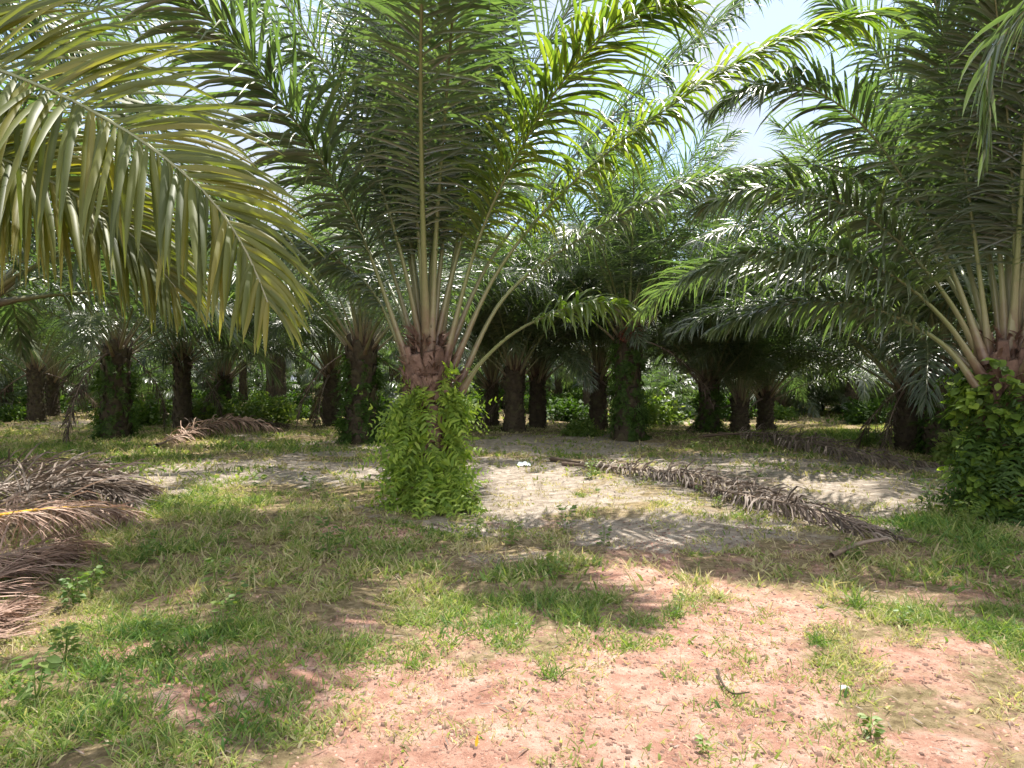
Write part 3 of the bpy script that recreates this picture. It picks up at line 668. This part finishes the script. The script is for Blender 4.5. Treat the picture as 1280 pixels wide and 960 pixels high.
# pile at left
dry_frond([gp(-60,640,.20), gp(10,632,.28), gp(80,622,.30), gp(140,618,.24), gp(185,622,.1)], 11, 'grey dried frond on top of the pile at the left edge', mat=DRY, n=95, Lmax=.8, width=.04, grav=.45, group=GR, lift=(0, 18), sweep=(42, 30, 12))
dry_frond([gp(-90,690,.22), gp(0,665,.3), gp(80,642,.3), gp(150,628,.22), gp(190,622,.12)], 12, 'grey-brown dried frond in the middle of the left pile', mat=DRY, n=95, Lmax=.8, width=.04, grav=.45, group=GR, lift=(0, 18), sweep=(42, 30, 12))
dry_frond([gp(-80,730,.42), gp(0,706,.40), gp(70,682,.34), gp(130,664,.24), gp(175,650,.08)], 13, 'dried frond with an orange-yellow midrib at the left edge', mat=PINKDRY, pmat=PETORANGE, n=80, Lmax=.62, width=.03, grav=.6, group=GR, r0=.045, lift=(-25, 15))
dry_frond([gp(-120,830,.1), gp(-60,790,.14), gp(-5,745,.15), gp(60,712,.12), gp(100,690,.05)], 14, 'pinkish dried frond spreading straw toward the camera at the left edge', mat=PINKDRY, n=110, Lmax=.75, width=.026, grav=.5, group=GR, lift=(0, 14), sweep=(50, 35, 15))
dry_frond([gp(-60,612,.2), gp(20,606,.28), gp(90,604,.28), gp(150,606,.15)], 15, 'dark dried frond at the back of the left pile', mat=DRY, n=70, Lmax=.6, width=.04, grav=.5, group=GR)
dry_frond([gp(-70,655,.2), gp(0,646,.34), gp(70,634,.34), gp(130,632,.22), gp(178,640,.06)], 21, 'bleached grey dried frond near the top of the left pile', mat=DRY, n=95, Lmax=.8, width=.032, grav=.4, group=GR, lift=(0, 18), sweep=(38, 26, 12))
dry_frond([gp(-100,715,.2), gp(-20,686,.28), gp(60,662,.26), gp(125,650,.14), gp(165,660,.05)], 22, 'pinkish brown dried frond just behind the orange midrib', mat=PINKDRY, n=95, Lmax=.7, width=.03, grav=.5, group=GR, lift=(0, 18), sweep=(42, 30, 12))
dry_frond([gp(-120,770,.12), gp(-50,745,.2), gp(20,724,.2), gp(80,700,.12), gp(125,690,.04)], 23, 'straw-coloured dried frond below the orange midrib', mat=PINKDRY, n=100, Lmax=.62, width=.024, grav=.5, group=GR, lift=(0, 16), sweep=(50, 34, 14))
dry_frond([gp(-90,870,.05), gp(-50,830,.1), gp(-10,790,.1), gp(35,760,.06)], 24, 'pale straw frond tip closest to the camera at the left edge', mat=PINKDRY, n=80, Lmax=.5, width=.02, grav=.5, group=GR, lift=(0, 14), sweep=(45, 32, 14))
# pinkish pile behind left
dry_frond([gp(195,562,.1), gp(235,552,.2), gp(290,545,.4), gp(350,543,.15)], 16, 'pinkish dried frond heaped in front of the yellow-green ferned palm', mat=PINKDRY, n=80, Lmax=.75, width=.06, group=GR)
dry_frond([gp(210,556,.1), gp(265,546,.3), gp(320,540,.3), gp(360,536,.1)], 17, 'dark dried frond behind the pinkish heap at left', n=80, Lmax=.8, width=.06, group=GR)

# ------------------------------------------------------------------ single weeds
def weed_mesh(kind, seed, h, n):
    rg = np.random.default_rng(seed)
    if kind == 'tuft':
        a = rg.random(n)*6.28; t = rg.uniform(.1, 1.5, n); d = norm(np.stack([np.cos(a)*t, np.sin(a)*t, np.ones(n)], 1))
        b_ = rg.random(n)*h*.45; a2 = rg.random(n)*6.28; p0 = np.stack([np.cos(a2)*b_, np.sin(a2)*b_, np.zeros(n)], 1); w = norm(np.cross(d, rg.normal(0, 1, (n, 3))))
        return strips(p0, d, w, norm(np.cross(w, d)), h*rg.uniform(.3, 1.1, n)*.8, np.full(n, .006), 4, np.full(n, .6), [.8, 1, .9, .6, .05], three=False, rg=rg)
    a = rg.random(n)*6.28; z = h*rg.random(n)**.8; sp = .3*h*(.4+rg.random(n))
    p0 = np.stack([np.cos(a)*sp*.6, np.sin(a)*sp*.6, z], 1); d = norm(np.stack([np.cos(a), np.sin(a), rg.uniform(-.2, .6, n)], 1))
    w = norm(np.cross(d, np.array([0, 0, 1.])+rg.normal(0, .35, (n, 3)))); ln = rg.uniform(.035, .075, n)*(h/.3)**.4
    V1, Q1 = strips(p0, d, w, norm(np.cross(w, d)), ln, ln*.55, 3, np.full(n, .3), [.3, 1, .8, .06], three=True, fold=-.1, rg=rg)
    m = max(4, n//8); a = rg.random(m)*6.28; t = rg.uniform(.05, .4, m); d = norm(np.stack([np.cos(a)*t, np.sin(a)*t, np.ones(m)], 1)); w = norm(np.cross(d, rg.normal(0, 1, (m, 3))))
    V2, Q2 = strips(np.zeros((m, 3)), d, w, norm(np.cross(w, d)), h*rg.uniform(.7, 1.05, m), np.full(m, .006), 3, np.full(m, .1), [1, .9, .8, .4], three=False, rg=rg)
    return np.vstack([V1, V2]), np.vstack([Q1, Q2+len(V1)])
weeds = [
 ('grass_tuft','tuft',1025,808,.16,90,'spiky green grass tuft alone on the red soil at right','grass tuft'),
 ('grass_tuft','tuft',785,812,.13,60,'short grass tuft at the top edge of the red soil','grass tuft'),
 ('grass_tuft','tuft',690,848,.16,70,'dull grass tuft beside the dark patch on the red soil','grass tuft'),
 ('grass_tuft','tuft',720,775,.15,70,'grass tuft standing just above the red soil, centre','grass tuft'),
 ('grass_tuft','tuft',1075,755,.26,130,'tall lush grass clump in front of the long brown frond','grass tuft'),
 ('grass_tuft','tuft',1245,790,.2,90,'green grass clump low at the right edge','grass tuft'),
 ('grass_tuft','tuft',845,770,.16,80,'grass clump left of the bare pale soil at right','grass tuft'),
 ('leafy_weed','leaf',410,700,.34,70,'tall pale leafy weed left of centre in the shaded grass','weed'),
 ('leafy_weed','leaf',270,738,.26,60,'round-leaved weed in the left grass','weed'),
 ('leafy_weed','leaf',90,760,.22,70,'yellowish weed in front of the left dry frond pile','weed'),
 ('leafy_weed','leaf',708,665,.3,50,'thin leafy weed right of the central palm','weed'),
 ('leafy_weed','leaf',1165,645,.42,110,'leafy weed left of the creeper-covered trunk','weed'),
 ('leafy_weed','leaf',1210,668,.34,120,'bushy weed at the foot of the right-edge palm','weed'),
 ('leafy_weed','leaf',1090,925,.10,34,'small pale weed in the red soil near the bottom right','weed'),
 ('leafy_weed','leaf',80,830,.2,80,'leafy weed below the pale straw tips at the lower left','weed'),
 ('leafy_weed','leaf',740,600,.3,60,'leafy weed at the far tip of the long brown frond','weed'),
 ('leafy_weed','leaf',590,632,.28,120,'bushy weed at the right foot of the central fern','weed'),
 ('leafy_weed','leaf',205,820,.2,70,'leafy weed amid the lower left grass','weed'),
 ('leafy_weed','leaf',880,945,.06,18,'tiny weed on red soil at the bottom','weed'),
]
for i, (nm, kd, px, py, h, n_, lab, cat) in enumerate(weeds):
    x, y = G(px, py); V, Q = weed_mesh(kd, 200+i, h, n_)
    tag(obj(nm, mesh_np(nm, V, Q, WEED), None, (x, y, ghf(x, y))), lab, cat)
# many more small weeds, each its own object
wm = [mesh_np('leafy_weed', *weed_mesh('leaf', 300+i, .2, 40), WEED) for i in range(3)]+[mesh_np('grass_tuft', *weed_mesh('tuft', 310+i, .14, 45), WEED) for i in range(3)]
wr = random.Random(9); cnt = 0
while cnt < 150:
    y = wr.uniform(2.6, 17)**1.0; x = wr.uniform(-.75, .75)*y; r, s = masks(np.array([x]), np.array([y]))
    if wr.random() < max(r[0], s[0])*1.1 or vnoise(x*.8+9, y*.8) < .42: continue
    i = wr.randrange(6); o = obj('leafy_weed' if i < 3 else 'grass_tuft', wm[i], None, (x, y, ghf(x, y)), wr.uniform(0, 6.28)); s = wr.uniform(.5, 1.25); o.scale = (s, s, s)
    if i < 3: tag(o, 'one of the small leafy weeds dotted through the grass', 'weed', 'small leafy weeds dotted through the grass')
    else: tag(o, 'one of the small tufts of longer grass in the ground cover', 'grass tuft', 'small tufts of longer grass in the ground cover')
    cnt += 1
# undergrowth shrubs in the back
def bush_mesh(seed, n=1500, mat=WEED):
    rg = np.random.default_rng(seed); d0 = norm(rg.normal(0, 1, (n, 3))); d0[:, 2] = np.abs(d0[:, 2]); rr_ = rg.random(n)**.4*(.6+.7*fbm(d0[:, 0]*2.5+seed, d0[:, 1]*2.5, 2))
    p0 = d0*rr_[:, None]*np.array([.9, .9, 1.]); d = norm(d0*.5+rg.normal(0, .5, (n, 3))); w = norm(np.cross(d, rg.normal(0, .5, (n, 3))+np.array([0, 0, 1.])))
    ln = rg.uniform(.09, .2, n)
    V, Q = strips(p0, d, w, norm(np.cross(w, d)), ln, ln*.5, 2, np.full(n, .3), [.4, 1, .1], three=False, rg=rg)
    return mesh_np('shrub_leaves', V, Q, mat)
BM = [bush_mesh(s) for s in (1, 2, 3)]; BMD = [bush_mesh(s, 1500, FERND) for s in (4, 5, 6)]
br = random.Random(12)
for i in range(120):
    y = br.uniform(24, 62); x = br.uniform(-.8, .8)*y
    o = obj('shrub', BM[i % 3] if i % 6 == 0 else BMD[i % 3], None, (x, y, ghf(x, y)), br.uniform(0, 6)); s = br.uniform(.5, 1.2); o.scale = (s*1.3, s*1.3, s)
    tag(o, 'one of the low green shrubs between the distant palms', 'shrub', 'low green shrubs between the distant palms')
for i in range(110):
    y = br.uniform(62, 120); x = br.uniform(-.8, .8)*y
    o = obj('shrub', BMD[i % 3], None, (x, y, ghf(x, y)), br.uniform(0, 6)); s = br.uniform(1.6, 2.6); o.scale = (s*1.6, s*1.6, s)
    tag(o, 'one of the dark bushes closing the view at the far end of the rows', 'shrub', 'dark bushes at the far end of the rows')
for px, py, s, lab in ((335,528,1.1,'bright green shrub behind the pinkish dry heap'),(185,530,.6,'green shrub between the stout palm and the slim black one'),(1090,556,.45,'yellow-green low shrub left of the dark trunks at right'),(725,545,.6,'pale shrub left of the tall palm with red fruit'),(1215,580,.8,'shrub behind the right-edge palm')):
    x, y = G(px, py); o = obj('shrub', BM[0], None, (x, y, ghf(x, y)), px); o.scale = (s, s, s*.9); tag(o, lab, 'shrub')

# ------------------------------------------------------------------ litter, twig, yellow leaf
def crumple(name, px, py, w, col, label, seed, h=.4):
    rg = np.random.default_rng(seed); x, y = G(px, py); k = 9; V = []
    for i in range(k):
        for j in range(k):
            u_, v_ = i/(k-1)*2-1, j/(k-1)*2-1
            V.append((u_*w*(1+.2*rg.normal()*.3), v_*w*.7, .02+h*w*(1-max(abs(u_), abs(v_)))+rg.normal(0, .16*w)*1))
    V = np.array(V); V[:, 2] = np.abs(V[:, 2]); Q = [(i*k+j, i*k+j+1, (i+1)*k+j+1, (i+1)*k+j) for i in range(k-1) for j in range(k-1)]
    m = simple_mat(name+'_material', [(.1, tuple(c*.75 for c in col)), (.9, col)], 10, .5)
    tag(obj(name, mesh_np(name, V, Q, m), None, (x, y, ghf(x, y))), label, 'litter')
crumple('plastic_bag', 655, 581, .12, (.75,.85,.88), 'crumpled pale plastic bag on the path right of the central palm', 1, .5)
crumple('paper_scrap', 645, 782, .018, (.5,.48,.44), 'tiny pale scrap in the grass below the centre', 2)
crumple('paper_scrap', 1057, 864, .024, (.42,.41,.36), 'small pale scrap on the red soil at lower right', 3)
def small_tube(name, pts, r, mat, label, cat):
    x0, y0 = G(*pts[0][:2]); z0 = ghf(x0, y0)
    W = [np.array([G(a, b)[0]-x0, G(a, b)[1]-y0, c]) for a, b, c in pts]; C, _ = curve(W, 24)
    V, Q = tube(C, np.linspace(r, r*.5, 24), 5, 1, *frames(C, np.array([0, 0, 1.])))
    tag(obj(name, mesh_np(name, V, Q, mat, True, {'along': np.repeat(np.linspace(0, 1, 24), 5)}), None, (x0, y0, z0)), label, cat)
small_tube('twig', [(897,845,.03),(903,862,.03),(916,876,.03),(938,880,.05)], .008, BARKD, 'dark curved twig on the red soil right of centre', 'twig')
small_tube('cut_petiole', [(1040,700,.06),(1075,690,.1),(1110,686,.12)], .03, PETDRY, 'pale cut palm stalk near the end of the long brown frond', 'stalk')
x, y = G(595, 950); V, Q = strips(np.array([[0, 0, .02]]), np.array([[.1, -.2, 1.]]), np.array([[1., 0, 0]]), np.array([[0, 1., 0]]), np.array([.06]), np.array([.014]), 4, np.array([.2]), [.5, 1, 1, .6, .1], rg=rng)
YEL = simple_mat('yellow_leaf', [(.1,(.6,.42,.03)),(.9,(.75,.55,.05))], 10, .5)
tag(obj('yellow_leaf', mesh_np('yellow_leaf', V, Q, YEL), None, (x, y, ghf(x, y))), 'small yellow leaf upright on the red soil at the bottom', 'leaf')

# ------------------------------------------------------------------ sun, sky, camera
SUN_EL, SUN_AZ = 67, 22                   # azimuth clockwise from the view direction (+Y)
sd = np.array([math.sin(rad(SUN_AZ))*math.cos(rad(SUN_EL)), math.cos(rad(SUN_AZ))*math.cos(rad(SUN_EL)), math.sin(rad(SUN_EL))])
from mathutils import Vector
sl = bpy.data.lights.new('sun', 'SUN'); sl.energy = 3.9; sl.angle = rad(.6); sl.color = (1, .95, .86)
so = bpy.data.objects.new('sun', sl); COL.objects.link(so); so.rotation_euler = Vector(sd).to_track_quat('Z', 'Y').to_euler(); so.location = (5, 10, 30)
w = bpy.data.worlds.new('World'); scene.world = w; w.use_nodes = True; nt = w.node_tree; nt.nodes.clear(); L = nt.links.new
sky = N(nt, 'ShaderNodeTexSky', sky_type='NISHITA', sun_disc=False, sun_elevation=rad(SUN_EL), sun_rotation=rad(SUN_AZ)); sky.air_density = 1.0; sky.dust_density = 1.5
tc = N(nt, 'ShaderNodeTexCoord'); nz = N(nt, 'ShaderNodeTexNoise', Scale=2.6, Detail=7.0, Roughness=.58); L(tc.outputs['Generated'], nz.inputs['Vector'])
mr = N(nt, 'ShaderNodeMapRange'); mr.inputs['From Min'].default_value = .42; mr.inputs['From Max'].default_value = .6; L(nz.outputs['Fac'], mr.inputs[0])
sx = N(nt, 'ShaderNodeSeparateXYZ'); L(tc.outputs['Generated'], sx.inputs[0])     # broken thin cloud ahead, thick bright cloud bank added behind the camera for fill
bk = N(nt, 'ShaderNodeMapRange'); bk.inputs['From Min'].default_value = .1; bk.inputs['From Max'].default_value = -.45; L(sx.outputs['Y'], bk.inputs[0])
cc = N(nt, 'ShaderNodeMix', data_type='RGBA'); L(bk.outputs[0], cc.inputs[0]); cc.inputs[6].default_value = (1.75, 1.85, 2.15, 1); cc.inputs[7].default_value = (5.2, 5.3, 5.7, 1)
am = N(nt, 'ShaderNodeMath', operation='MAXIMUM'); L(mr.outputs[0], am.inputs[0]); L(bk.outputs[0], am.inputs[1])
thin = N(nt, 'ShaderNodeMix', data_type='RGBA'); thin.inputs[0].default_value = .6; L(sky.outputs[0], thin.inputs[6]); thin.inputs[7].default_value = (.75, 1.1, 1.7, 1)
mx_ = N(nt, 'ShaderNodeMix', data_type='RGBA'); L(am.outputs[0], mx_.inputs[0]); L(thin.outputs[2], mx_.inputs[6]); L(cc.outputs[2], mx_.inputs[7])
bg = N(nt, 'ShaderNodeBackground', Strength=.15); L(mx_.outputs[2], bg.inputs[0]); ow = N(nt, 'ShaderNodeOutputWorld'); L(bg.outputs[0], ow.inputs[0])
cam = bpy.data.cameras.new('camera'); co = bpy.data.objects.new('camera', cam); COL.objects.link(co); scene.camera = co
cam.sensor_width = 36; cam.lens = 36*F/1280; cam.clip_end = 2000; cam.clip_start = .05
co.location = (0, 0, CH); co.rotation_euler = (rad(90)-math.atan((480-H0)/F), 0, 0)
vs = scene.view_settings; vs.view_transform = 'Standard'; vs.look = 'None'; vs.exposure = 1.72; vs.gamma = 1
scene.cycles.max_bounces = 6; scene.cycles.transmission_bounces = 4; scene.cycles.diffuse_bounces = 3; scene.cycles.glossy_bounces = 2
scene.cycles.sample_clamp_indirect = 6
